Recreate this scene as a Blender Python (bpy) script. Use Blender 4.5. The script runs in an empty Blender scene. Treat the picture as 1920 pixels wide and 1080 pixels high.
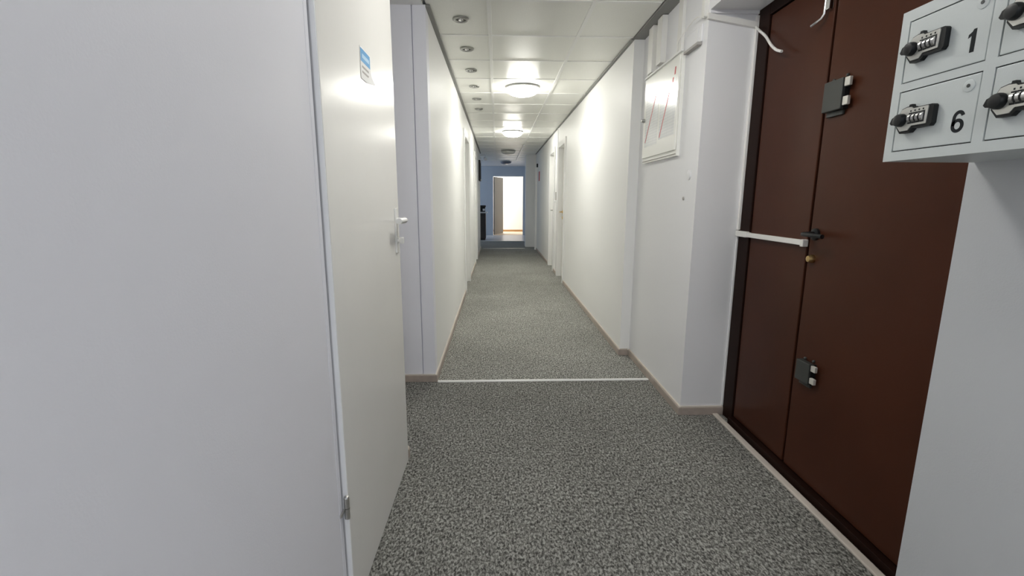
import bpy, bmesh, math, random
from mathutils import Vector, Matrix
random.seed(7)
S = bpy.context.scene
COL = S.collection

# ------------------------------------------------------------------ camera
def make_camera():
    p, yw, ro = math.radians(10.63), math.radians(1.83), math.radians(-0.2)
    c, s = math.cos, math.sin
    fwd = Vector((s(yw)*c(p), c(yw)*c(p), -s(p)))
    r = Vector((c(yw), -s(yw), 0)); d = fwd.cross(r)
    r2 = c(ro)*r + s(ro)*d; d2 = -s(ro)*r + c(ro)*d
    cd = bpy.data.cameras.new('camera'); cd.sensor_width = 36; cd.lens = 16.48
    cd.clip_start = 0.02
    o = bpy.data.objects.new('camera', cd); COL.objects.link(o)
    m = Matrix((r2, -d2, -fwd)).transposed().to_4x4(); m.translation = (0, 0, 1.2)
    o.matrix_world = m
    S.camera = o
make_camera()

# ------------------------------------------------------------------ light
W = bpy.data.worlds.new('world'); S.world = W; W.use_nodes = True
W.node_tree.nodes['Background'].inputs[0].default_value = (0.75, 0.85, 1, 1)
W.node_tree.nodes['Background'].inputs[1].default_value = 0.3
S.view_settings.view_transform = 'Standard'; S.view_settings.look = 'None'
S.view_settings.gamma = 1; S.view_settings.use_curve_mapping = False
S.view_settings.exposure = -0.18
S.cycles.diffuse_bounces = 8; S.cycles.max_bounces = 14
LAMP_ON = 67.0          # emission of a lit dome lamp
LAMP_REAR = 95.0         # the lamp behind the photographer
LAMP_NEAR = 54.0         # the lamp over the photographer
def window_light(name, loc, rot, sx, sy, power, col):
    l = bpy.data.lights.new(name, 'AREA'); l.shape = 'RECTANGLE'; l.size = sx; l.size_y = sy
    l.energy = power; l.color = col
    o = bpy.data.objects.new(name, l); COL.objects.link(o); o.location = loc; o.rotation_euler = rot
    return o
PI = math.pi
# daylight entering through the window behind the photographer, the end hall window, the far room window
window_light('daylight_behind', (0.3, -2.93, 1.35), (PI/2, 0, 0), 1.1, 1.3, 9, (0.66, 0.79, 1.0))
window_light('daylight_hall', (-2.93, 15.0, 1.5), (PI/2, 0, -PI/2), 1.6, 1.3, 25, (0.62, 0.78, 1.0))
window_light('daylight_room', (-0.93, 17.55, 1.45), (PI/2, 0, -PI/2), 0.9, 1.5, 78, (1.0, 0.97, 0.93))

# ------------------------------------------------------------------ materials
MATS = {}
def mat(name, col, rough=0.5, metal=0.0, noise=None, bump=None, emit=None, coat=0, spec=0.5):
    m = bpy.data.materials.new(name); m.use_nodes = True
    nt = m.node_tree; b = nt.nodes['Principled BSDF']
    b.inputs['Base Color'].default_value = (*col, 1); b.inputs['Roughness'].default_value = rough
    b.inputs['Metallic'].default_value = metal; b.inputs['Specular IOR Level'].default_value = spec
    if coat: b.inputs['Coat Weight'].default_value = coat; b.inputs['Coat Roughness'].default_value = 0.15
    tc = nt.nodes.new('ShaderNodeTexCoord')
    if noise:
        sc, amt = noise
        n = nt.nodes.new('ShaderNodeTexNoise'); n.inputs['Scale'].default_value = sc; n.inputs['Detail'].default_value = 4
        nt.links.new(tc.outputs['Object'], n.inputs['Vector'])
        r = nt.nodes.new('ShaderNodeValToRGB')
        r.color_ramp.elements[0].position = 0.3; r.color_ramp.elements[1].position = 0.7
        r.color_ramp.elements[0].color = (*[c*(1-amt) for c in col], 1)
        r.color_ramp.elements[1].color = (*[min(1, c*(1+amt)) for c in col], 1)
        nt.links.new(n.outputs['Fac'], r.inputs['Fac']); nt.links.new(r.outputs['Color'], b.inputs['Base Color'])
    if bump:
        sc, st = bump
        n = nt.nodes.new('ShaderNodeTexNoise'); n.inputs['Scale'].default_value = sc; n.inputs['Detail'].default_value = 3
        nt.links.new(tc.outputs['Object'], n.inputs['Vector'])
        bp = nt.nodes.new('ShaderNodeBump'); bp.inputs['Strength'].default_value = st; bp.inputs['Distance'].default_value = 0.002
        nt.links.new(n.outputs['Fac'], bp.inputs['Height']); nt.links.new(bp.outputs['Normal'], b.inputs['Normal'])
    if emit:
        b.inputs['Emission Color'].default_value = (*emit[0], 1); b.inputs['Emission Strength'].default_value = emit[1]
    MATS[name] = m
    return m

def carpet_mat(name, k):
    m = mat(name, (0.2, 0.2, 0.19), 0.95, spec=0.1)
    nt = m.node_tree; b = nt.nodes['Principled BSDF']
    tc = nt.nodes.new('ShaderNodeTexCoord')
    mp = nt.nodes.new('ShaderNodeMapping'); mp.inputs['Scale'].default_value = (1.0, 0.6, 1)
    nt.links.new(tc.outputs['Object'], mp.inputs['Vector'])
    n = nt.nodes.new('ShaderNodeTexNoise'); n.inputs['Scale'].default_value = 125; n.inputs['Detail'].default_value = 2.5
    n.inputs['Roughness'].default_value = 0.6; n.inputs['Distortion'].default_value = 0.6
    nt.links.new(mp.outputs['Vector'], n.inputs['Vector'])
    r = nt.nodes.new('ShaderNodeValToRGB'); e = r.color_ramp.elements
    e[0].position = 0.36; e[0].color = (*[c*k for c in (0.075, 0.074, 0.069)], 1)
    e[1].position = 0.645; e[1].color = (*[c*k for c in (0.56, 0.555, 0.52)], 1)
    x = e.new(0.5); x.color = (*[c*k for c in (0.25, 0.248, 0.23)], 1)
    nt.links.new(n.outputs['Fac'], r.inputs['Fac'])
    n2 = nt.nodes.new('ShaderNodeTexNoise'); n2.inputs['Scale'].default_value = 1.6; n2.inputs['Detail'].default_value = 3
    nt.links.new(tc.outputs['Object'], n2.inputs['Vector'])
    mr = nt.nodes.new('ShaderNodeMapRange'); mr.inputs['From Min'].default_value = 0.3; mr.inputs['From Max'].default_value = 0.7
    mr.inputs['To Min'].default_value = 0.9; mr.inputs['To Max'].default_value = 1.1
    nt.links.new(n2.outputs['Fac'], mr.inputs['Value'])
    mx = nt.nodes.new('ShaderNodeVectorMath'); mx.operation = 'SCALE'
    nt.links.new(r.outputs['Color'], mx.inputs[0]); nt.links.new(mr.outputs['Result'], mx.inputs['Scale'])
    nt.links.new(mx.outputs['Vector'], b.inputs['Base Color'])
    bp = nt.nodes.new('ShaderNodeBump'); bp.inputs['Strength'].default_value = 0.5; bp.inputs['Distance'].default_value = 0.004
    nt.links.new(n.outputs['Fac'], bp.inputs['Height']); nt.links.new(bp.outputs['Normal'], b.inputs['Normal'])
    return m

def form_mat():
    # printed form: faint grey ruled lines on white paper
    m = mat('form_paper', (0.8, 0.81, 0.8), 0.2, spec=0.6)
    nt = m.node_tree; b = nt.nodes['Principled BSDF']
    tc = nt.nodes.new('ShaderNodeTexCoord')
    sep = nt.nodes.new('ShaderNodeSeparateXYZ'); nt.links.new(tc.outputs['Object'], sep.inputs[0])
    cb = nt.nodes.new('ShaderNodeCombineXYZ'); nt.links.new(sep.outputs['Y'], cb.inputs['X']); nt.links.new(sep.outputs['Z'], cb.inputs['Y'])
    br = nt.nodes.new('ShaderNodeTexBrick'); br.offset = 0; br.inputs['Scale'].default_value = 1
    br.inputs['Brick Width'].default_value = 0.085; br.inputs['Row Height'].default_value = 0.017
    br.inputs['Mortar Size'].default_value = 0.0016
    br.inputs['Color1'].default_value = (0.80, 0.81, 0.81, 1); br.inputs['Color2'].default_value = (0.76, 0.775, 0.78, 1)
    br.inputs['Mortar'].default_value = (0.66, 0.68, 0.70, 1)
    nt.links.new(cb.outputs[0], br.inputs['Vector']); nt.links.new(br.outputs['Color'], b.inputs['Base Color'])
    return m

WALL = mat('wall_paint', (0.83, 0.83, 0.845), 0.55, bump=(260, 0.12), spec=0.35)
WALLL = mat('near_left_paint', (0.87, 0.87, 0.93), 0.5, bump=(260, 0.1), spec=0.4)
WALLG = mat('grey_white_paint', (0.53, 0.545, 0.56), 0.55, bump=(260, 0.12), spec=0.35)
WALLC = mat('corridor_paint', (0.87, 0.87, 0.86), 0.5, bump=(260, 0.12), spec=0.35)
BLUEW = mat('blue_wall_paint', (0.56, 0.61, 0.67), 0.6, bump=(200, 0.1))
DOORW = mat('white_door_paint', (0.88, 0.87, 0.845), 0.24, noise=(3, 0.015), bump=(40, 0.03), spec=0.5)
EDGEW = mat('edge_white', (0.93, 0.93, 0.94), 0.4)
WHITE = mat('white_gloss', (0.82, 0.82, 0.81), 0.3)
PLAST = mat('white_plastic', (0.82, 0.81, 0.78), 0.4)
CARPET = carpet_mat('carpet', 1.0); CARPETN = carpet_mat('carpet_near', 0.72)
TILE = mat('ceiling_tile', (0.88, 0.88, 0.825), 0.34, noise=(180, 0.04), bump=(160, 0.08), spec=0.42)
TBAR = mat('tbar_white', (0.88, 0.88, 0.85), 0.35)
ANGLE = mat('angle_grey', (0.24, 0.24, 0.23), 0.6)
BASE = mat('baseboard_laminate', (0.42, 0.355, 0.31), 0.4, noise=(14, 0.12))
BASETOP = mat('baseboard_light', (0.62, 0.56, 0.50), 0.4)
BROWN = mat('brown_paint', (0.058, 0.0195, 0.0105), 0.30, noise=(2.5, 0.12), bump=(45, 0.05), spec=0.13)
BROWND = mat('brown_frame', (0.016, 0.0065, 0.0045), 0.45, spec=0.08)
GAPM = mat('gap_dark', (0.006, 0.005, 0.005), 0.8)
CHROME = mat('chrome', (0.75, 0.75, 0.75), 0.15, 1.0)
STEEL = mat('dull_steel', (0.42, 0.42, 0.40), 0.35, 1.0)
HINGE = mat('hinge_nickel', (0.62, 0.61, 0.58), 0.3, 0.9)
BRASS = mat('brass', (0.62, 0.44, 0.2), 0.3, 1.0)
IRON = mat('lock_grey', (0.055, 0.058, 0.055), 0.45, 0.3)
BOLT = mat('bolt_zinc', (0.62, 0.61, 0.56), 0.4, 0.2)
BLACK = mat('black_plastic', (0.009, 0.010, 0.011), 0.4, spec=0.3)
GREYM = mat('grey_powdercoat', (0.57, 0.61, 0.605), 0.42, bump=(500, 0.1))
SILV = mat('silver_plate', (0.62, 0.62, 0.58), 0.3, 0.6)
SILV2 = mat('silver_dial', (0.55, 0.55, 0.55), 0.22, 0.9)
INK = mat('ink_dark', (0.018, 0.021, 0.023), 0.8, spec=0.2)
RED = mat('red_print', (0.5, 0.045, 0.05), 0.5)
REDS = mat('red_sign', (0.55, 0.06, 0.05), 0.45)
PAPER = mat('paper', (0.80, 0.80, 0.79), 0.6)
BLUEP = mat('blue_print', (0.10, 0.33, 0.62), 0.5)
LBLUE = mat('pale_blue_print', (0.45, 0.66, 0.85), 0.5)
GRYP = mat('grey_print', (0.42, 0.40, 0.38), 0.6)
FORM = form_mat()
GLOSS = mat('cabinet_gloss', (0.92, 0.92, 0.875), 0.19, spec=0.7)
LINO = mat('lino_pale', (0.62, 0.63, 0.66), 0.3, noise=(5, 0.08))
WOODF = mat('wood_floor', (0.72, 0.60, 0.46), 0.4, noise=(6, 0.08))
WOODB = mat('wood_skirting', (0.42, 0.24, 0.10), 0.45)
ROOMW = mat('far_room_wall', (0.85, 0.84, 0.82), 0.6)
DARKW = mat('dark_cabinet', (0.035, 0.028, 0.026), 0.5)
LEAFG = mat('grey_door_leaf', (0.20, 0.19, 0.175), 0.5)
LAMPON = mat('lamp_glass_lit', (0.9, 0.9, 0.86), 0.3, emit=((1.0, 0.985, 0.91), LAMP_ON))
LAMPNR = mat('lamp_glass_near', (0.9, 0.9, 0.86), 0.3, emit=((1.0, 0.985, 0.93), LAMP_NEAR))
LAMPRR = mat('lamp_glass_rear', (0.9, 0.9, 0.86), 0.3, emit=((1.0, 0.985, 0.95), LAMP_REAR))
RINGM = mat('lamp_ring_grey', (0.5, 0.5, 0.5), 0.4)
LAMPOFF = mat('lamp_glass_off', (0.72, 0.72, 0.68), 0.2)
LAMPDK = mat('lamp_glass_dark', (0.22, 0.22, 0.26), 0.25)
GLASS = mat('window_glass', (0.9, 0.95, 1.0), 0.05)
GLASS.node_tree.nodes['Principled BSDF'].inputs['Transmission Weight'].default_value = 1.0

# ------------------------------------------------------------------ mesh helpers
def new(): return bmesh.new()
def bx(bm, x0, x1, y0, y1, z0, z1, bev=0):
    r = bmesh.ops.create_cube(bm, size=1)
    for v in r['verts']:
        v.co = Vector((x0+(v.co.x+.5)*(x1-x0), y0+(v.co.y+.5)*(y1-y0), z0+(v.co.z+.5)*(z1-z0)))
    if bev:
        es = list({e for v in r['verts'] for e in v.link_edges})
        bmesh.ops.bevel(bm, geom=es, offset=bev, segments=2, affect='EDGES', profile=0.5)
def cyl(bm, p0, p1, r, n=16, r1=None):
    p0, p1 = Vector(p0), Vector(p1); d = p1-p0
    q = d.to_track_quat('Z', 'Y').to_matrix().to_4x4(); q.translation = (p0+p1)/2
    bmesh.ops.create_cone(bm, cap_ends=True, segments=n, radius1=r, radius2=r if r1 is None else r1, depth=d.length, matrix=q)
def tube(bm, pts, r, n=8):
    pts = [Vector(p) for p in pts]; rings = []
    for i, p in enumerate(pts):
        t = (pts[min(i+1, len(pts)-1)] - pts[max(i-1, 0)]).normalized()
        a = t.cross(Vector((0.13, 0.3, 0.95))).normalized(); b = t.cross(a)
        rings.append([bm.verts.new(p + r*(math.cos(2*PI*k/n)*a + math.sin(2*PI*k/n)*b)) for k in range(n)])
    for A, B in zip(rings, rings[1:]):
        for k in range(n): bm.faces.new((A[k], A[(k+1) % n], B[(k+1) % n], B[k]))
    bm.faces.new(rings[0]); bm.faces.new(list(reversed(rings[-1])))
def lathe(bm, c, prof, n=40, axis='z'):
    c = Vector(c); rings = []
    for (r, h) in prof:
        ring = []
        for k in range(n):
            a = 2*PI*k/n
            if axis == 'z': o = Vector((r*math.cos(a), r*math.sin(a), h))
            else: o = Vector((h, r*math.cos(a), r*math.sin(a)))
            ring.append(bm.verts.new(c+o))
        rings.append(ring)
    for A, B in zip(rings, rings[1:]):
        for k in range(n): bm.faces.new((A[k], A[(k+1) % n], B[(k+1) % n], B[k]))
    bm.faces.new(rings[0]); bm.faces.new(list(reversed(rings[-1])))
def prism(bm, pts, x0, x1):
    """polygon in (y, z) extruded along x"""
    a = [bm.verts.new((x0, y, z)) for y, z in pts]; b = [bm.verts.new((x1, y, z)) for y, z in pts]
    n = len(pts)
    bm.faces.new(a); bm.faces.new(list(reversed(b)))
    for k in range(n): bm.faces.new((a[k], b[k], b[(k+1) % n], a[(k+1) % n]))
def spline(pts, n=8):
    pts = [Vector(p) for p in pts]; out = []
    P = [pts[0]] + pts + [pts[-1]]
    for i in range(1, len(P)-2):
        p0, p1, p2, p3 = P[i-1:i+3]
        for k in range(n):
            t = k/n
            out.append(0.5*((2*p1) + (-p0+p2)*t + (2*p0-5*p1+4*p2-p3)*t*t + (-p0+3*p1-3*p2+p3)*t**3))
    return out + [pts[-1]]
def obj(name, bm, m, parent=None, smooth=False, keep_world=True):
    bmesh.ops.recalc_face_normals(bm, faces=bm.faces[:])
    me = bpy.data.meshes.new(name); bm.to_mesh(me); bm.free(); me.materials.append(m)
    if smooth:
        for f in me.polygons: f.use_smooth = True
        me.set_sharp_from_angle(angle=math.radians(40))
    o = bpy.data.objects.new(name, me); COL.objects.link(o)
    if parent:
        o.parent = parent
        if keep_world: o.matrix_parent_inverse = world_of(parent).inverted()
    return o
def world_of(o):
    m = Matrix.LocRotScale(o.location, o.rotation_euler, o.scale)
    return (world_of(o.parent) @ o.matrix_parent_inverse @ m) if o.parent else m
def box(name, dims, m, parent=None, bev=0):
    b = new(); bx(b, *dims, bev); return obj(name, b, m, parent)
def tag(o, label, cat, group=None, kind=None):
    o['label'] = label; o['category'] = cat
    if group: o['group'] = group
    if kind: o['kind'] = kind
    return o
def thing(name, loc, label, cat, group=None, kind=None):
    o = bpy.data.objects.new(name, None); COL.objects.link(o); o.location = loc
    return tag(o, label, cat, group, kind)
def struct(o, label, cat):
    return tag(o, label, cat, None, 'structure')
def copy_tree(o, parent=None):
    c = o.copy(); COL.objects.link(c)
    if parent: c.parent = parent
    for ch in list(o.children): copy_tree(ch, c)
    return c

# ------------------------------------------------------------------ the setting
HC = 2.316
struct(box('floor', (-1.6, 1.6, 3.0, 13.9, -0.1, 0), CARPET), 'paler speckled grey loop carpet beyond the white strip', 'floor')
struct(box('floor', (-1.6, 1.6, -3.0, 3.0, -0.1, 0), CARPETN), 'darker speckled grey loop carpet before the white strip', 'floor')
struct(box('floor', (-3.0, 1.05, 13.9, 16.3, -0.1, 0.002), LINO), 'smooth pale floor of the far hall before the bright doorway', 'floor')
struct(box('floor', (-1.0, 2.0, 16.3, 18.3, -0.1, 0.004), WOODF), 'light warm floor of the sunlit room at the end', 'floor')

# ceiling with its tiles and grid
ceil = struct(box('ceiling', (-1.6, 1.6, -3.0, 14.0, HC+0.02, HC+0.12), TBAR), 'suspended ceiling of off-white mineral tiles over the corridor', 'ceiling')
xs = [-0.415, -0.045, 0.5625, 0.96]
ys = [2.92 + 0.59*k for k in range(-10, 19)] + [14.0]
tile_me = {}
def tile(ix, y0, y1):
    x0, x1 = xs[ix], xs[ix+1]
    key = (ix, round(y1-y0, 3))
    if key not in tile_me:
        b = new(); w, d = (x1-x0)/2-0.004, (y1-y0)/2-0.004
        bx(b, -w, w, -d, d, 0, 0.02, 0.002)
        o = obj('ceiling_tile', b, TILE, ceil); tile_me[key] = o.data
    else:
        o = bpy.data.objects.new('ceiling_tile', tile_me[key]); COL.objects.link(o); o.parent = ceil
    o.location = ((x0+x1)/2, (y0+y1)/2, HC+0.0025)
for iy in range(len(ys)-1):
    for ix in range(3): tile(ix, ys[iy], ys[iy+1])
for x in xs[1:3]:
    box('ceiling_runner', (x-0.012, x+0.012, -3.0, 14.0, HC-0.003, HC+0.012), TBAR, ceil, 0.001)
tee = {}
for y in ys[1:-1]:
    for ix in range(3):
        if ix not in tee:
            b = new(); w = (xs[ix+1]-xs[ix])/2-0.012
            bx(b, -w, w, -0.010, 0.010, -0.0015, 0.012)
            o = obj('cross_tee', b, TBAR, ceil); tee[ix] = o.data
        else:
            o = bpy.data.objects.new('cross_tee', tee[ix]); COL.objects.link(o); o.parent = ceil
        o.location = ((xs[ix]+xs[ix+1])/2, y, HC)
# plain board left of the grid over the side recess and shadow-dark grey edge board on the right
struct(box('ceiling', (-1.6, -0.43, -3.0, 3.0, HC-0.002, HC+0.02), TBAR), 'plain ceiling board over the side recess at left', 'ceiling')
struct(box('ceiling', (-3.0, 1.05, 14.0, 16.3, HC, HC+0.1), WHITE), 'plain white ceiling of the far hall', 'ceiling')
struct(box('ceiling', (-1.0, 2.0, 16.4, 18.3, 2.5, 2.6), WHITE), 'white ceiling of the sunlit room', 'ceiling')
struct(box('trim_1', (-0.415, -0.390, 3.0, 11.8, HC-0.012, HC), ANGLE), 'grey wall angle where left wall meets the ceiling tiles', 'trim')
struct(box('trim_2', (0.945, 0.965, 3.52, 11.9, HC-0.012, HC), ANGLE), 'grey wall angle where right wall meets the ceiling tiles', 'trim')
struct(box('trim_3', (0.96, 1.042, -3.0, 3.525, HC-0.008, HC+0.02), ANGLE), 'shadow-dark grey edge board between ceiling tiles and the set-back right wall', 'trim')  # dark grey stands in for the shadow between tiles and wall

def wall_x(name, x0, x1, y0, y1, z1, m, holes, label):
    """wall parallel to the corridor with rectangular door openings (ya, yb, ztop)"""
    b = new(); y = y0
    for ya, yb, zt in sorted(holes):
        bx(b, x0, x1, y, ya, 0, z1); bx(b, x0, x1, ya, yb, zt, z1); y = yb
    bx(b, x0, x1, y, y1, 0, z1)
    return struct(obj(name, b, m), label, 'wall')
# left side
wall_x('wall_left', -0.56, -0.43, -3.0, 2.05, HC+0.02, WALLL, [(1.165, 2.035, 2.06)], 'near left wall holding the closed white door')
wall_x('wall_left', -0.515, -0.415, 3.1, 11.8, HC+0.02, WALLC, [(6.1, 6.95, 2.03), (8.9, 9.6, 2.03)], 'long white left wall of the corridor beyond the recess')
b = new(); bx(b, -1.5, -0.5, 3.0, 3.1, 0, HC); bx(b, -0.4935, -0.415, 3.0, 3.1, 0, HC); bx(b, -0.5, -0.4935, 3.02, 3.1, 0, HC)
struct(obj('wall_recess', b, WALLL), 'lilac-white cross wall with a vertical joint behind the open recess', 'wall')
struct(box('wall_recess', (-1.6, -1.5, 2.0, 3.1, 0, HC+.02), WALL), 'blind end wall of the side recess', 'wall')
struct(box('wall_recess', (-1.5, -0.56, 1.95, 2.05, 0, HC+.02), WALL), 'near return wall of the side recess', 'wall')
# right side
wall_x('wall_right', 0.965, 1.085, 3.52, 11.5, HC+0.02, WALLC, [(6.80, 7.45, 2.0), (8.02, 8.70, 2.0)], 'long white right wall of the corridor')
struct(box('wall_right', (1.04, 1.45, 2.47, 3.52, 0, HC+0.3), WALL), 'set-back right wall carrying the electrical cabinet', 'wall')
struct(box('wall_right', (1.04, 1.45, 1.035, 2.47, 2.113, HC+0.3), WALL), 'lintel wall over the brown double door', 'wall')
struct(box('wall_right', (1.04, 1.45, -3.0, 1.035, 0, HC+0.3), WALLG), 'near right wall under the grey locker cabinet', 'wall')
struct(box('wall_right', (1.36, 1.45, 1.035, 2.47, 0, 2.113), WALL), 'wall closing the brown door niche', 'wall')
# end hall
b = new()
bx(b, -3.0, -0.142, 16.3, 16.4, 0, HC+.02); bx(b, 0.90, 1.05, 16.3, 16.4, 0, HC+.02); bx(b, -0.142, 0.90, 16.3, 16.4, 2.0, HC+.02)
struct(obj('wall_end', b, BLUEW), 'pale blue end wall around the bright doorway', 'wall')
struct(box('wall_hall', (0.98, 1.08, 12.6, 16.3, 0, HC+.02), BLUEW), 'blue right wall of the far hall', 'wall')
struct(box('wall_hall', (-3.1, -0.515, 11.7, 11.8, 0, HC+.02), BLUEW), 'front wall of the far hall, left part', 'wall')
struct(box('wall_column', (0.735, 1.05, 12.2, 12.6, 0, HC+.02), WALLC), 'square white column at the far right end of the corridor', 'column')
struct(box('trim_4', (0.918, 1.05, 11.5, 11.58, 0, 1.97), WALLC), 'white pilaster ending the right wall before the column', 'trim')
struct(box('wall_right', (0.99, 1.05, 11.58, 12.2, 0, HC+.02), WALLC), 'short wall between pilaster and column', 'wall')
# hall left wall with window
def windowed_wall_x(name, x0, x1, y0, y1, wy0, wy1, wz0, wz1, m, label, H):
    b = new(); bx(b, x0, x1, y0, wy0, 0, H); bx(b, x0, x1, wy1, y1, 0, H); bx(b, x0, x1, wy0, wy1, 0, wz0); bx(b, x0, x1, wy0, wy1, wz1, H)
    struct(obj(name, b, m), label, 'wall')
def window_unit(n, x, y0, y1, z0, z1, axis, label):
    t = thing('window_%d' % n, (x, (y0+y1)/2, z0) if axis == 'x' else ((y0+y1)/2, x, z0), label, 'window', kind='structure')
    b = new(); g = new()
    def q(bm, a0, a1, c0, c1, d):
        if axis == 'x': bx(bm, x-d, x+d, a0, a1, c0, c1)
        else: bx(bm, a0, a1, x-d, x+d, c0, c1)
    for a0, a1, c0, c1 in ((y0, y0+.05, z0, z1), (y1-.05, y1, z0, z1), (y0+.05, y1-.05, z0, z0+.05), (y0+.05, y1-.05, z1-.05, z1), ((y0+y1)/2-.025, (y0+y1)/2+.025, z0+.05, z1-.05)):
        q(b, a0, a1, c0, c1, .025)
    obj('window_frame', b, WHITE, t)
    q(g, y0+.05, (y0+y1)/2-.025, z0+.05, z1-.05, .003); q(g, (y0+y1)/2+.025, y1-.05, z0+.05, z1-.05, .003)
    obj('window_pane', g, GLASS, t)
windowed_wall_x('wall_hall', -3.1, -3.0, 11.8, 16.4, 14.1, 15.9, 0.8, 2.2, BLUEW, 'left wall of the far hall with a window', HC+.02)
window_unit(1, -3.05, 14.1, 15.9, 0.8, 2.2, 'x', 'window lighting the far hall from the left')
# far room
struct(box('wall_room', (-1.0, 2.0, 18.2, 18.3, 0, 2.5), ROOMW), 'bright white wall seen through the far doorway', 'wall')
struct(box('wall_room', (2.0, 2.1, 16.3, 18.3, 0, 2.5), ROOMW), 'right wall of the sunlit room', 'wall')
windowed_wall_x('wall_room', -1.1, -1.0, 16.4, 18.3, 17.1, 18.0, 0.7, 2.3, ROOMW, 'left wall of the sunlit room with a window', 2.5)
window_unit(2, -1.05, 17.1, 18.0, 0.7, 2.3, 'x', 'window of the sunlit room')
struct(box('wall_room', (1.05, 2.0, 16.3, 16.4, 0, 2.5), ROOMW), 'front wall of the sunlit room', 'wall')
struct(box('baseboard_room', (-1.0, 2.0, 18.185, 18.2, 0, 0.075), WOODB), 'brown wooden skirting in the sunlit room', 'baseboard')
# back of the space behind the photographer
b = new(); bx(b, -0.43, -0.3, -3.1, -3.0, 0, HC+.3); bx(b, 0.9, 1.04, -3.1, -3.0, 0, HC+.3); bx(b, -0.3, 0.9, -3.1, -3.0, 0, 0.65); bx(b, -0.3, 0.9, -3.1, -3.0, 2.05, HC+.3)
struct(obj('wall_back', b, WALL), 'wall behind the photographer with a window', 'wall')
window_unit(3, -3.05, -0.3, 0.9, 0.65, 2.05, 'y', 'window behind the photographer')

# baseboards (body with a chamfered lighter top)
def baseboard(name, segs, label):
    """segs: (axis, wall coordinate, out direction, a0, a1)"""
    T, Hh = 0.014, 0.052
    b = new(); c = new()
    for ax, w, d, a0, a1 in segs:
        for bm, t0, z0, z1 in ((b, T, 0, Hh-0.008), (c, T-0.004, Hh-0.008, Hh)):
            if ax == 'x': bx(bm, min(w, w+d*t0), max(w, w+d*t0), a0, a1, z0, z1, 0.0015)
            else: bx(bm, a0, a1, min(w, w+d*t0), max(w, w+d*t0), z0, z1, 0.0015)
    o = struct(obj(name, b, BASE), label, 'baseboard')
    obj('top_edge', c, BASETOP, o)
baseboard('baseboard_left', [('x', -0.415, 1, 2.986, 6.02), ('x', -0.415, 1, 7.03, 8.82), ('x', -0.415, 1, 9.68, 11.8), ('y', 3.0, -1, -1.5, -0.4155)], 'beige baseboard along the left corridor wall and cross wall')
baseboard('baseboard_left', [('x', -0.43, 1, 2.04, 2.064), ('y', 2.05, 1, -1.5, -0.4305)], 'short beige baseboard stub past the white door edge')
baseboard('baseboard_left', [('x', -0.43, 1, -3.0, 1.10)], 'beige baseboard along the near left wall')
baseboard('baseboard_right', [('x', 0.965, -1, 3.506, 6.72), ('x', 0.965, -1, 7.53, 7.94), ('x', 0.965, -1, 8.78, 11.5), ('y', 3.52, -1, 0.9655, 1.0255)], 'beige baseboard along the right corridor wall')
baseboard('baseboard_right', [('x', 1.04, -1, 2.456, 3.506), ('y', 2.47, -1, 1.0405, 1.283)], 'beige baseboard along the set-back wall and brown door niche')
baseboard('baseboard_right', [('x', 1.04, -1, -3.0, 1.035)], 'beige baseboard under the locker cabinet')

# threshold strips on the floor
b = new(); v = [(-0.40, 2.978), (1.026, 2.985), (1.026, 3.012), (-0.40, 3.005)]
lo = [b.verts.new((x, y, 0)) for x, y in v]; hi = [b.verts.new((x, y+(.004 if i < 2 else -.004), 0.006)) for i, (x, y) in enumerate(v)]
b.faces.new(hi); b.faces.new(lo)
for k in range(4): b.faces.new((lo[k], lo[(k+1) % 4], hi[(k+1) % 4], hi[k]))
struct(obj('trim_5', b, WHITE), 'white threshold strip across the carpet between two sections', 'threshold')
struct(box('trim_6', (-0.35, 0.70, 11.74, 11.79, 0, 0.006), STEEL, None, 0.002), 'thin metal threshold strip far down the corridor', 'threshold')
struct(box('trim_7', (-1.5, 0.98, 13.86, 13.92, 0, 0.012), WHITE, None, 0.003), 'pale edge strip where the carpet meets the far hall floor', 'threshold')

# ------------------------------------------------------------------ ordinary corridor doors
def corridor_door(n, side, ya, yb, zt, label, hy, hmat):
    wx = 0.965 if side > 0 else -0.415
    s = side
    t = thing('door_%d' % n, (wx, (ya+yb)/2, 0), label, 'door', kind='structure')
    b = new(); c = 0.07
    def X(a, e): return (min(a, e), max(a, e))
    for (y0, y1, z0, z1) in ((ya-c, ya+.012, 0, zt+c), (yb-.012, yb+c, 0, zt+c), (ya+.012, yb-.012, zt-.012, zt+c)):
        bx(b, *X(wx-s*0.018, wx), y0, y1, z0, z1, 0.003)
    for (y0, y1, z0, z1) in ((ya, ya+.012, 0, zt), (yb-.012, yb, 0, zt), (ya+.012, yb-.012, zt-.012, zt)):
        bx(b, *X(wx, wx+s*0.1), y0, y1, z0, z1)
    obj('door_casing', b, WHITE, t)
    leaf = box('door_leaf', (*X(wx+s*0.055, wx+s*0.095), ya+.015, yb-.015, 0.008, zt-.015), DOORW, t, 0.002)
    h = new()
    xf = wx+s*0.055
    lathe(h, (xf, hy, 1.02), [(0.024, 0), (0.024, -s*0.008), (0.01, -s*0.012), (0.009, -s*0.045)], 16, 'x')
    d = -1 if hy > (ya+yb)/2 else 1
    cyl(h, (xf-s*0.045, hy, 1.02), (xf-s*0.045, hy+d*0.11, 1.02), 0.009, 12)
    lathe(h, (xf, hy, 0.93), [(0.022, 0), (0.022, -s*0.008), (0.006, -s*0.010)], 16, 'x')
    obj('door_handle', h, hmat, t, True)
corridor_door(3, 1, 6.80, 7.45, 2.0, 'nearer white door in the right corridor wall with brass handle', 7.36, BRASS)
corridor_door(4, 1, 8.02, 8.70, 2.0, 'farther white door in the right corridor wall with steel handle', 8.60, STEEL)
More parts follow.
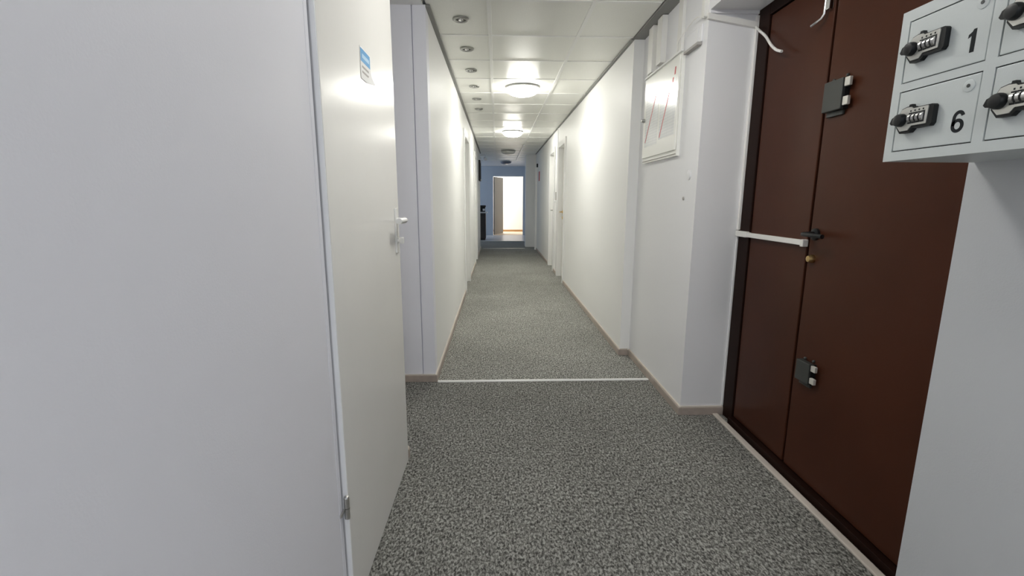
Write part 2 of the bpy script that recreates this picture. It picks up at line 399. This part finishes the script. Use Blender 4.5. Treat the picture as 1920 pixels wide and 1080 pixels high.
corridor_door(5, -1, 6.1, 6.95, 2.0, 'nearer white door in the left corridor wall', 6.2, STEEL)
corridor_door(6, -1, 8.9, 9.6, 2.0, 'farther white door in the left corridor wall', 9.0, STEEL)
# a covering joint strip on the right wall between the doors
struct(box('trim_8', (0.955, 0.965, 7.62, 7.66, 0.052, HC-0.012), WHITE, None, 0.002), 'white vertical joint strip between the two right doors', 'trim')

# far bright doorway: casing and the leaf swung inward
t = thing('door_7', (-0.142, 16.3, 0), 'grey door leaf standing open at the bright far doorway', 'door', kind='structure')
b = new()
for (x0, x1, z0, z1) in ((-0.20, -0.13, 0, 2.07), (0.885, 0.955, 0, 2.07), (-0.13, 0.885, 1.985, 2.07)):
    bx(b, x0, x1, 16.28, 16.41, z0, z1, 0.004)
obj('door_casing', b, BLUEW, t)
ang = math.radians(70)
lf = new(); bx(lf, 0, 0.90, -0.04, 0.0, 0.012, 1.975, 0.002)
bmesh.ops.transform(lf, matrix=Matrix.Translation((-0.125, 16.40, 0)) @ Matrix.Rotation(ang, 4, 'Z'), verts=lf.verts)
obj('door_leaf', lf, LEAFG, t)
lf = new(); cyl(lf, (0.83, 0, 0.98), (0.83, -0.09, 0.98), 0.009, 10); cyl(lf, (0.83, -0.09, 0.98), (0.72, -0.09, 0.98), 0.009, 10)
bmesh.ops.transform(lf, matrix=Matrix.Translation((-0.125, 16.40, 0)) @ Matrix.Rotation(ang, 4, 'Z'), verts=lf.verts)
obj('door_handle', lf, STEEL, t, True)

# ------------------------------------------------------------------ near white door at left
d1 = thing('door_1', (-0.43, 1.6, 0), 'glossy white door closed in the near left wall with a paper notice', 'door', kind='structure')
b = new()
for (y0, y1, z0, z1) in ((1.152, 1.172, 0, 2.09), (2.026, 2.05, 0, 2.09), (1.172, 2.026, 2.04, 2.09)):
    bx(b, -0.47, -0.4288, y0, y1, z0, z1, 0.001)
obj('door_frame', b, WALLL, d1)
b = new(); bx(b, -0.4282, -0.415, 1.186, 2.012, 0.012, 2.055, 0.0015); bx(b, -0.46, -0.4284, 1.20, 2.0, 0.012, 2.04)
obj('door_leaf', b, DOORW, d1)
box('edge_strip', (-0.4280, -0.4160, 1.1835, 1.1858, 0.012, 2.055), EDGEW, d1)
# lever handle with long backplate, thumb turn
pl = box('handle_plate', (-0.415, -0.409, 1.925, 1.965, 0.985, 1.165), WHITE, d1, 0.002)
b = new()
cyl(b, (-0.409, 1.945, 1.118), (-0.378, 1.945, 1.118), 0.010, 14)
tube(b, spline([(-0.380, 1.955, 1.118), (-0.374, 1.93, 1.118), (-0.373, 1.88, 1.118), (-0.375, 1.825, 1.118)], 5), 0.0115, 12)
obj('lever', b, WHITE, pl, True)
b = new(); lathe(b, (-0.409, 1.945, 1.035), [(0.013, 0), (0.013, 0.008), (0.009, 0.011)], 18, 'x'); bx(b, -0.401, -0.383, 1.941, 1.949, 1.022, 1.048, 0.002)
obj('thumb_turn', b, PLAST, pl, True)
# hinges: knuckle at the near edge
for z in (0.36, 1.78):
    hb = new()
    for z0, z1 in ((z-0.033, z-0.002), (z, z+0.030)):
        cyl(hb, (-0.418, 1.1795, z0), (-0.418, 1.1795, z1), 0.0075, 16)
    lathe(hb, (-0.418, 1.1795, z+0.030), [(0.0075, 0), (0.006, 0.004), (0.002, 0.006)], 16)
    bx(hb, -0.4285, -0.424, 1.150, 1.1785, z-0.012, z-0.004)
    obj('hinge', hb, HINGE, d1, True)
# paper notice
nt_ = thing('door_notice', (-0.4148, 1.60, 1.565), 'small white paper notice with blue header taped on the white door', 'notice')
b = new()
N = 8
rows = []
for j in range(N+1):
    row = []
    for i in range(N+1):
        u, v = i/N, j/N
        cur = max(0, (u-0.72)+(0.28-v))*0.9
        row.append((-0.4143 + (cur**2)*0.06, 1.54+0.115*u+0.01*cur, 1.565+0.094*v+0.012*cur*cur))
    rows.append(row)
top = [[b.verts.new((p[0]+0.0006, p[1], p[2])) for p in r] for r in rows]
bot = [[b.verts.new((p[0], p[1], p[2])) for p in r] for r in rows]
for j in range(N):
    for i in range(N):
        b.faces.new((top[j][i], top[j][i+1], top[j+1][i+1], top[j+1][i])); b.faces.new((bot[j][i], bot[j+1][i], bot[j+1][i+1], bot[j][i+1]))
for k in range(N):
    b.faces.new((top[0][k], bot[0][k], bot[0][k+1], top[0][k+1])); b.faces.new((top[N][k], top[N][k+1], bot[N][k+1], bot[N][k]))
    b.faces.new((top[k][0], top[k+1][0], bot[k+1][0], bot[k][0])); b.faces.new((top[k][N], bot[k][N], bot[k+1][N], top[k+1][N]))
obj('sheet', b, PAPER, nt_, True)
hd = box('header_band', (-0.4137, -0.4134, 1.543, 1.652, 1.617, 1.655), BLUEP, nt_)
box('header_text', (-0.4134, -0.4132, 1.558, 1.640, 1.629, 1.641), LBLUE, hd)
for z, y1 in ((1.603, 1.632), (1.588, 1.638)):
    box('text_line', (-0.4137, -0.4134, 1.556, y1, z-0.003, z+0.003), GRYP, nt_)

# ------------------------------------------------------------------ brown double door
d2 = thing('door_2', (1.29, 1.75, 0), 'dark brown painted steel double door with unequal leaves in the right wall', 'door', kind='structure')
b = new()
for (y0, y1, z0, z1) in ((2.36, 2.47, 0, 2.113), (1.035, 1.11, 0, 2.113), (1.11, 2.36, 2.06, 2.113)):
    bx(b, 1.283, 1.36, y0, y1, z0, z1, 0.003)
bx(b, 1.262, 1.36, 1.11, 2.36, 0.0, 0.035, 0.003)
obj('door_frame', b, BROWND, d2)
box('door_leaf', (1.29, 1.335, 1.914, 2.355, 0.04, 2.055), BROWN, d2, 0.003)
box('door_leaf', (1.289, 1.335, 1.115, 1.898, 0.04, 2.055), BROWN, d2, 0.003)
box('gap', (1.31, 1.34, 1.89, 1.92, 0.04, 2.055), GAPM, d2)
b = new(); bx(b, 1.222, 1.252, 1.035, 2.455, 0, 0.012, 0.004)
obj('sill_strip', b, BASETOP, d2)
def rim_lock(z0, z1, y0, y1, dark):
    lc = box('lock_case', (1.262, 1.289, y0, y1, z0, z1), IRON, d2, 0.003)
    h = (z1-z0)
    b = new(); bx(b, 1.266, 1.278, y0-0.030, y0-0.004, z1-0.30*h, z1-0.02*h, 0.002); obj('lock_bolt', b, BOLT, lc)
    b = new(); bx(b, 1.266, 1.278, y0-0.030, y0-0.004, z0+0.10*h, z0+0.38*h, 0.002); obj('lock_bolt', b, BOLT, lc)
    b = new(); bx(b, 1.270, 1.289, y0-0.006, y0, z0, z1); obj('bolt_housing', b, BLACK, lc)
    b = new()
    for yy, zz in ((y1-0.02, z1+0.006), (y0+0.01, z1+0.010), (y1-0.02, z0-0.008), (y0+0.02, z0-0.008)):
        lathe(b, (1.289, yy, zz), [(0.006, 0), (0.006, -0.006), (0.003, -0.009)], 10, 'x')
    bx(b, 1.278, 1.289, y0+0.005, y1-0.008, z0-0.018, z0-0.001, 0.002)
    obj('fixing_lug', b, IRON, lc, True)
rim_lock(1.535, 1.645, 1.782, 1.882, False)
rim_lock(0.462, 0.548, 1.770, 1.852, True)
# black lever
b = new()
lathe(b, (1.289, 1.862, 1.068), [(0.024, 0), (0.024, -0.010), (0.012, -0.014), (0.010, -0.05)], 20, 'x')
tube(b, spline([(1.240, 1.872, 1.068), (1.236, 1.85, 1.068), (1.236, 1.80, 1.067), (1.239, 1.755, 1.066)], 5), 0.009, 10)
obj('door_handle', b, BLACK, d2, True)
b = new(); lathe(b, (1.289, 1.865, 0.968), [(0.017, 0), (0.017, -0.012), (0.012, -0.022), (0.004, -0.024)], 18, 'x')
obj('key_cylinder', b, BRASS, d2, True)
# surface bolt with bent handle, hanging down along the meeting edge
sb = new(); tube(sb, [(1.278, 1.950, 2.05), (1.277, 1.951, 1.935), (1.276, 1.952, 1.915), (1.272, 1.960, 1.902), (1.264, 1.982, 1.893), (1.259, 2.000, 1.887)], 0.006, 10)
r_ = obj('slide_rod', sb, CHROME, d2, True)
sb = new(); bx(sb, 1.270, 1.290, 1.922, 1.942, 1.925, 2.055, 0.003)
obj('bolt_guide', sb, CHROME, d2)

# ------------------------------------------------------------------ white cable trunking and cables
def trunk(name, dims, label, group=None):
    return tag(box(name, dims, PLAST, None, 0.002), label, 'cable trunking', group)
trunk('cable_trunking', (1.272, 1.298, 2.452, 2.47, 1.05, 2.09), 'white vertical cable trunking beside the brown door frame')
ct = thing('cable_trunking', (1.28, 2.2, 1.03), 'white horizontal cable trunking across the narrow brown leaf', 'cable trunking')
box('duct', (1.270, 1.290, 1.915, 2.36, 1.018, 1.040), PLAST, ct, 0.002)
box('corner_piece', (1.264, 1.300, 2.36, 2.462, 1.016, 1.045), PLAST, ct, 0.003)
box('end_cap', (1.265, 1.290, 1.905, 1.925, 1.013, 1.043), PLAST, ct, 0.003)
# sloping trunk along the niche return
b = new(); v = [(1.03, 2.098, 2.074), (1.275, 2.058, 2.032)]
q = []
for yy in (2.452, 2.470):
    q.append([b.verts.new((1.03, yy, 2.098)), b.verts.new((1.275, yy, 2.060)), b.verts.new((1.275, yy, 2.034)), b.verts.new((1.03, yy, 2.072))])
b.faces.new(q[0]); b.faces.new(q[1])
for k in range(4): b.faces.new((q[0][k], q[1][k], q[1][(k+1) % 4], q[0][(k+1) % 4]))
tag(obj('cable_trunking', b, PLAST), 'white sloping cable trunking under the lintel of the brown door', 'cable trunking')
struct(box('trim_9', (1.04, 1.30, 2.456, 2.47, 2.098, 2.113), WALL), 'narrow trim under the soffit of the brown door niche', 'trim')
b = new(); tube(b, spline([(1.27, 2.45, 2.035), (1.262, 2.405, 2.005), (1.256, 2.33, 1.955), (1.252, 2.27, 1.90), (1.250, 2.22, 1.865), (1.250, 2.175, 1.845)], 6), 0.0062, 10)
tag(obj('loose_cable', b, PLAST, None, True), 'loose white cable end hanging over the brown door', 'cable')
struct(box('trim_10', (1.276, 1.283, 2.462, 2.47, 0.055, 1.014), WHITE), 'thin white bead down the edge of the brown door frame', 'trim')
# conduits above the cabinet
trunk('cable_trunking', (1.005, 1.04, 3.23, 3.32, 2.022, HC-.01), 'wide white conduit nearest the corridor wall, above the cabinet')
trunk('cable_trunking', (1.005, 1.04, 3.06, 3.15, 2.035, HC-.01), 'middle white conduit above the cabinet')
trunk('cable_trunking', (1.022, 1.04, 2.775, 2.84, 2.022, HC-.01), 'slim white conduit above the near corner of the cabinet')
trunk('cable_trunking', (1.018, 1.04, 2.475, 2.515, 2.09, HC-.01), 'slim white conduit at the corner above the brown door niche')
jb = thing('junction_box', (1.03, 2.62, 2.0), 'flat white junction box on the wall between cabinet and niche', 'junction box')
box('box_body', (1.030, 1.04, 2.525, 2.715, 1.992, 2.075), WALL, jb, 0.003)
box('underside_shade', (1.014, 1.04, 2.53, 2.71, 1.977, 1.992), GRYP, jb, 0.003)  # grey bar painted as the shaded underside of the box
box('box_lid', (1.0275, 1.030, 2.56, 2.71, 2.0, 2.07), WALL, jb, 0.002)
b = new(); tube(b, spline([(1.016, 2.80, 2.02), (1.002, 2.755, 2.062), (1.012, 2.66, 2.10), (1.014, 2.56, 2.112), (1.02, 2.48, 2.085)], 6), 0.0025, 8)
tag(obj('thin_cable', b, PLAST, None, True), 'thin white cable looping from the cabinet corner to the niche', 'cable')
b = new(); lathe(b, (1.04, 2.575, 1.336), [(0.026, 0), (0.026, -0.004), (0.02, -0.006)], 24, 'x')
tag(obj('blanking_cap', b, WALL, None, True), 'small round cap on the wall below the cabinet', 'cover')
b = new(); lathe(b, (1.04, 2.63, 1.212), [(0.010, 0), (0.010, -0.004), (0.007, -0.006)], 16, 'x')
tag(obj('blanking_cap', b, GRYP, None, True), 'tiny grey wall plug near the niche corner', 'cover')

# ------------------------------------------------------------------ electrical cabinet
cab = thing('electrical_cabinet', (1.03, 3.05, 1.455), 'white glossy electrical cabinet with red-striped forms on its door', 'cabinet')
b = new(); bx(b, 1.022, 1.04, 2.738, 3.372, 1.452, 2.008, 0.002)
obj('cabinet_frame', b, GLOSS, cab)
dr = box('cabinet_door', (1.012, 1.022, 2.750, 3.36, 1.485, 1.995), GLOSS, cab, 0.003)
b = new(); bx(b, 1.010, 1.026, 2.73, 3.38, 2.006, 2.018, 0.003); obj('top_rail', b, WHITE, cab)
b = new(); bx(b, 1.018, 1.022, 2.75, 3.36, 1.462, 1.466); obj('lower_slot', b, GRYP, cab)
b = new(); lathe(b, (1.012, 3.340, 1.735), [(0.012, 0), (0.012, -0.012), (0.008, -0.018)], 16, 'x'); bx(b, 0.990, 0.996, 3.325, 3.355, 1.731, 1.739)
obj('cabinet_lock', b, STEEL, dr, True)
def form(y0, y1, z0, z1, line):
    f = box('form_sheet', (1.0112, 1.012, y0, y1, z0, z1), FORM, dr)
    (ya, za), (yb, zb) = line
    b = new(); w = 0.0065
    prism(b, [(ya-w, za), (ya+w, za), (yb+w, zb), (yb-w, zb)], 1.0106, 1.0112)
    obj('red_stripe', b, RED, dr)
form(3.065, 3.315, 1.555, 1.885, ((3.115, 1.868), (3.30, 1.585)))
form(2.775, 3.035, 1.575, 1.885, ((2.878, 1.832), (3.018, 1.585)))
b = new(); prism(b, [(2.795, 1.945), (2.812, 1.945), (2.818, 1.905), (2.801, 1.905)], 1.0110, 1.012); prism(b, [(2.822, 1.893), (2.839, 1.893), (2.843, 1.868), (2.826, 1.868)], 1.0110, 1.012)
obj('warning_mark', b, RED, dr)

# ------------------------------------------------------------------ locker cabinet
lk = thing('locker_cabinet', (0.94, 0.55, 1.2835), 'grey metal cabinet of small numbered lockers with combination locks on the near right wall', 'locker')
FX = 0.835
PY, PZ = 0.190, 0.1355
Y0 = 1.023; NC = 5
YD = [1.002 - PY*k for k in range(NC)]      # far edge of each column of doors
DW, DH = 0.166, 0.1155
ZD = [1.4390, 1.3040]
YE = YD[-1]-DW-0.022
box('cabinet_body', (FX+0.006, 1.04, YE, Y0, 1.2835, 1.578), GREYM, lk, 0.001)
b = new()
bx(b, FX, FX+0.006, YE, Y0, 1.2835, ZD[1]-0.0020); bx(b, FX, FX+0.006, YE, Y0, ZD[0]+DH+0.0020, 1.578)
bx(b, FX, FX+0.006, YE, Y0, ZD[1]+DH+0.0020, ZD[0]-0.0020)
edges = [Y0] + [e for y in YD for e in (y+0.0020, y-DW-0.0020)] + [YE]
for k in range(0, len(edges), 2):
    for z in ZD: bx(b, FX, FX+0.006, edges[k+1], edges[k], z-0.0020, z+DH+0.0020)
obj('face_frame', b, GREYM, lk)
box('gap_shadow', (FX+0.004, FX+0.0062, YE+0.01, Y0-0.01, ZD[1]-0.002, ZD[0]+DH+0.002), GAPM, lk)
# one locker door with its lock, modelled with its far lower corner at the origin (x out = -x)
def locker_door():
    b = new(); bx(b, 0.0005, 0.0045, -DW, 0, 0, DH, 0.0012)
    d = obj('locker_door', b, GREYM, lk)
    cz = 0.060
    def P(pts, s=1.0): return [(-u, cz+v) for u, v in pts]
    base = [(0.012, 0.004), (0.022, 0.020), (0.034, 0.023), (0.047, 0.022), (0.050, 0.019), (0.090, 0.019), (0.093, 0.016), (0.093, -0.016), (0.089, -0.021), (0.052, -0.021), (0.045, -0.028), (0.023, -0.028), (0.012, -0.014)]
    b = new(); prism(b, P(base), -0.0095, 0.0006); obj('lock_base', b, BLACK, d)
    plate = [(0.0145, 0.004), (0.0235, 0.0185), (0.035, 0.0212), (0.046, 0.0205), (0.049, 0.0175), (0.082, 0.0175), (0.0835, 0.016), (0.082, -0.0155), (0.050, -0.0155), (0.043, -0.0235), (0.0245, -0.0235), (0.0145, -0.012)]
    b = new(); prism(b, P(plate), -0.0110, -0.0094); obj('lock_plate', b, SILV, d)
    b = new(); prism(b, P([(0.038, 0.0225), (0.039, 0.0262), (0.045, 0.0262), (0.047, 0.021)]), -0.0103, -0.003); obj('reset_slot', b, BLACK, d)
    for k in range(4):
        u = 0.0455 + 0.0092*k
        b = new(); cyl(b, (-0.0077, -u+0.0027, cz-0.001), (-0.0077, -u-0.0027, cz-0.001), 0.0088, 14); o = obj('dial', b, SILV2, d, True)
        b = new(); bx(b, -0.0115, -0.0108, -u-0.0042, -u+0.0042, cz-0.0115, cz+0.0095); obj('dial_slot', b, BLACK, d)
        b = new(); bx(b, -0.0116, -0.0109, -u-0.0012, -u+0.0012, cz+0.0112, cz+0.0142); obj('index_mark', b, INK, d)
    b = new()
    lathe(b, (-0.0110, -0.0255, cz-0.002), [(0.0130, 0), (0.0130, -0.005), (0.0110, -0.010), (0.006, -0.0112)], 20, 'x')
    prism(b, [(-0.0255, cz+0.009), (-0.012, cz+0.003), (-0.008, cz-0.006), (-0.012, cz-0.010), (-0.0255, cz-0.012)], -0.0205, -0.0130)
    obj('lock_knob', b, BLACK, d, True)
    b = new(); lathe(b, (0.0006, -DW+0.019, DH-0.018), [(0.0105, 0), (0.0105, -0.0012), (0.0085, -0.0018)], 24, 'x'); obj('key_cover', b, GREYM, d, True)
    b = new(); lathe(b, (-0.0012, -DW+0.019, DH-0.018), [(0.0032, 0), (0.0032, -0.0008), (0.001, -0.0009)], 10, 'x'); obj('key_hole', b, IRON, d)
    return d
proto = locker_door()
doors = []
for c in range(NC):
    for r in range(2):
        d = proto if (c, r) == (0, 0) else copy_tree(proto, lk)
        d.location = (FX, YD[c], ZD[r]); doors.append(d)
        d.matrix_parent_inverse = world_of(lk).inverted()
def digit(door, polys):
    """flat printed digit from closed outlines in (right, up) millimetres"""
    b = new()
    for pts in polys: prism(b, [(-0.1365 - u*0.001, 0.0195 + v*0.001) for u, v in pts], 0.0001, 0.0006)
    obj('number', b, INK, door, keep_world=False)
def arc(cx, cy, rx, ry, a0, a1, n=16):
    return [(cx+rx*math.cos(math.radians(a0+(a1-a0)*k/n)), cy+ry*math.sin(math.radians(a0+(a1-a0)*k/n))) for k in range(n+1)]
ONE = [[(-1.0, 0), (7.0, 0), (7.0, 38.5), (2.0, 38.5), (-0.5, 34.5), (-6.5, 31.0), (-7.0, 25.0), (-1.0, 28.0)]]
def band(o, i): return [[o[k], o[k+1], i[k+1], i[k]] for k in range(len(o)-1)]
SIX = band(arc(0, 12, 12, 12.3, 0, 360, 28), arc(0, 12, 5.6, 6.4, 0, 360, 28)) \
    + band(arc(0.5, 25.5, 11.6, 13.2, 20, 180, 14) + [(-12, 12)], arc(0.5, 25.5, 5.3, 7.2, 20, 180, 14) + [(-5.6, 12)])
digit(doors[0], ONE); digit(doors[1], SIX)

# ------------------------------------------------------------------ ceiling lamps and downlights
def dome(n, y, glass, label, size=0.168):
    t = thing('ceiling_lamp', (0.26, y, HC), label, 'ceiling lamp', 'dome lamps along the corridor ceiling')
    b = new(); lathe(b, (0.26, y, HC), [(size-0.03, -0.002), (size, -0.004), (size, -0.015), (size-0.006, -0.019), (size-0.03, -0.019)], 48)
    obj('base_ring', b, RINGM, t, True)
    b = new(); R = size-0.012; pr = [(R-0.02, -0.0195), (R, -0.0195), (R, -0.030)] + [(R*math.cos(a), -0.030-0.060*math.sin(a)) for a in [i*PI/2/10 for i in range(1, 11)]]
    pr[-1] = (0.004, pr[-1][1]); lathe(b, (0.26, y, HC), pr, 48)
    obj('glass_dome', b, glass, t, True)
dome(0, 1.80, LAMPNR, 'lit dome lamp above the brown door, out of the picture')
dome(5, -1.30, LAMPRR, 'lit dome lamp behind the photographer, out of the picture')
dome(1, 5.0, LAMPON, 'lit white dome lamp on the ceiling, the larger nearer one in view')
dome(2, 8.1, LAMPON, 'lit white dome lamp on the ceiling, second in view behind the nearer one')
dome(3, 11.2, LAMPOFF, 'unlit pale dome lamp on the ceiling deep in the corridor')
dome(4, 14.2, LAMPDK, 'dark unlit dome lamp at the far end before the blue wall')
ordinal = ['nearest', 'second', 'third', 'fourth', 'fifth', 'farthest']
for k in range(6):
    y = 3.213 + 0.59*k; x = -0.225
    t = thing('downlight', (x, y, HC), '%s of the six small unlit chrome downlights in the left ceiling row' % ordinal[k], 'downlight', 'downlights in the left ceiling row')
    b = new(); lathe(b, (x, y, HC), [(0.038, 0.0), (0.052, -0.001), (0.052, -0.006), (0.044, -0.011), (0.036, -0.010), (0.031, -0.003), (0.031, 0.0)], 32)
    obj('trim_ring', b, STEEL, t, True)
    b = new(); lathe(b, (x, y, HC), [(0.031, -0.0035), (0.020, -0.0030), (0.018, -0.0028)], 24); obj('reflector', b, IRON, t, True)
    b = new(); lathe(b, (x, y, HC), [(0.017, -0.0035), (0.015, -0.009), (0.006, -0.011)], 20); obj('bulb', b, CHROME, t, True)

# ------------------------------------------------------------------ small things down the corridor
t = thing('spotlight', (-0.37, 12.35, HC), 'white twin-head spotlight under the ceiling at the far left', 'spotlight')
b = new(); bx(b, -0.46, -0.29, 12.31, 12.39, HC-0.03, HC, 0.004); obj('mount', b, WHITE, t)
for x, tx in ((-0.43, -0.02), (-0.32, 0.03)):
    b = new(); cyl(b, (x, 12.35, HC-0.03), (x, 12.35, HC-0.055), 0.008, 10); cyl(b, (x, 12.38, HC-0.075), (x+tx, 12.30, HC-0.10), 0.034, 18, 0.04); obj('lamp_head', b, WHITE, t, True)
tag(box('ceiling_strip', (0.535, 0.565, 9.9, 13.8, HC-0.022, HC-0.004), WHITE, None, 0.002), 'white cable duct along the ceiling deep in the corridor', 'cable duct')  # thin white strip laid under the right-hand runner
t = thing('wall_frame', (-0.40, 11.1, 1.63), 'dark narrow frame hung high on the far left wall', 'frame')
b = new()
for y0, y1, z0, z1 in ((10.85, 10.89, 1.63, 2.08), (11.31, 11.35, 1.63, 2.08), (10.89, 11.31, 1.63, 1.67), (10.89, 11.31, 2.04, 2.08)):
    bx(b, -0.415, -0.375, y0, y1, z0, z1, 0.003)
obj('frame_border', b, BLACK, t)
box('frame_panel', (-0.413, -0.40, 10.89, 11.31, 1.67, 2.04), IRON, t)
b = new(); lathe(b, (-0.375, 11.2, 1.655), [(0.02, 0), (0.02, 0.015), (0.01, 0.02)], 14, 'x'); obj('white_knob', b, WHITE, t, True)
# red sign and small dark box on the far right wall
tag(box('wall_sign', (0.957, 0.965, 10.85, 11.05, 1.63, 1.84), REDS, None, 0.002), 'small red sign plate on the far right wall', 'sign')
tag(box('wall_sensor', (0.93, 0.965, 11.30, 11.38, 1.96, 2.04), BLACK, None, 0.005), 'small black box high on the right wall near the pilaster', 'sensor')
# notices between the right doors
tag(box('paper_notice', (0.962, 0.965, 7.70, 7.86, 1.36, 1.56), PAPER, None), 'upper paper notice between the two right doors', 'notice')
t = thing('notice_holder', (0.96, 7.78, 1.18), 'lower clear notice holder between the two right doors', 'notice holder')
box('holder_sheet', (0.959, 0.965, 7.70, 7.86, 1.20, 1.33), GRYP, t); box('holder_ledge', (0.945, 0.965, 7.69, 7.87, 1.175, 1.20), WHITE, t, 0.002)
# far counter with a machine
t = thing('counter', (-0.7, 14.35, 0), 'dark cabinet with a white worktop at the far left of the hall', 'counter')
box('cabinet_body', (-1.1, -0.345, 14.25, 14.75, 0.05, 0.81), DARKW, t, 0.004)
box('cabinet_door', (-0.70, -0.36, 14.235, 14.25, 0.10, 0.78), DARKW, t, 0.003)
box('plinth', (-1.1, -0.36, 14.28, 14.74, 0.004, 0.05), BLACK, t)
box('worktop', (-1.12, -0.29, 14.2, 14.78, 0.81, 0.845), WHITE, t, 0.004)
t = thing('black_appliance', (-0.42, 14.42, 0.845), 'small black appliance on the white worktop of the far counter', 'appliance')
b = new(); bx(b, -0.54, -0.36, 14.30, 14.54, 0.845, 0.875, 0.004); bx(b, -0.54, -0.36, 14.42, 14.54, 0.875, 1.03, 0.006); bx(b, -0.55, -0.34, 14.30, 14.55, 0.985, 1.04, 0.008)
obj('machine_body', b, BLACK, t)
b = new(); lathe(b, (-0.40, 14.36, 0.876), [(0.03, 0), (0.036, 0.06), (0.034, 0.062)], 18); obj('cup', b, WHITE, t, True)
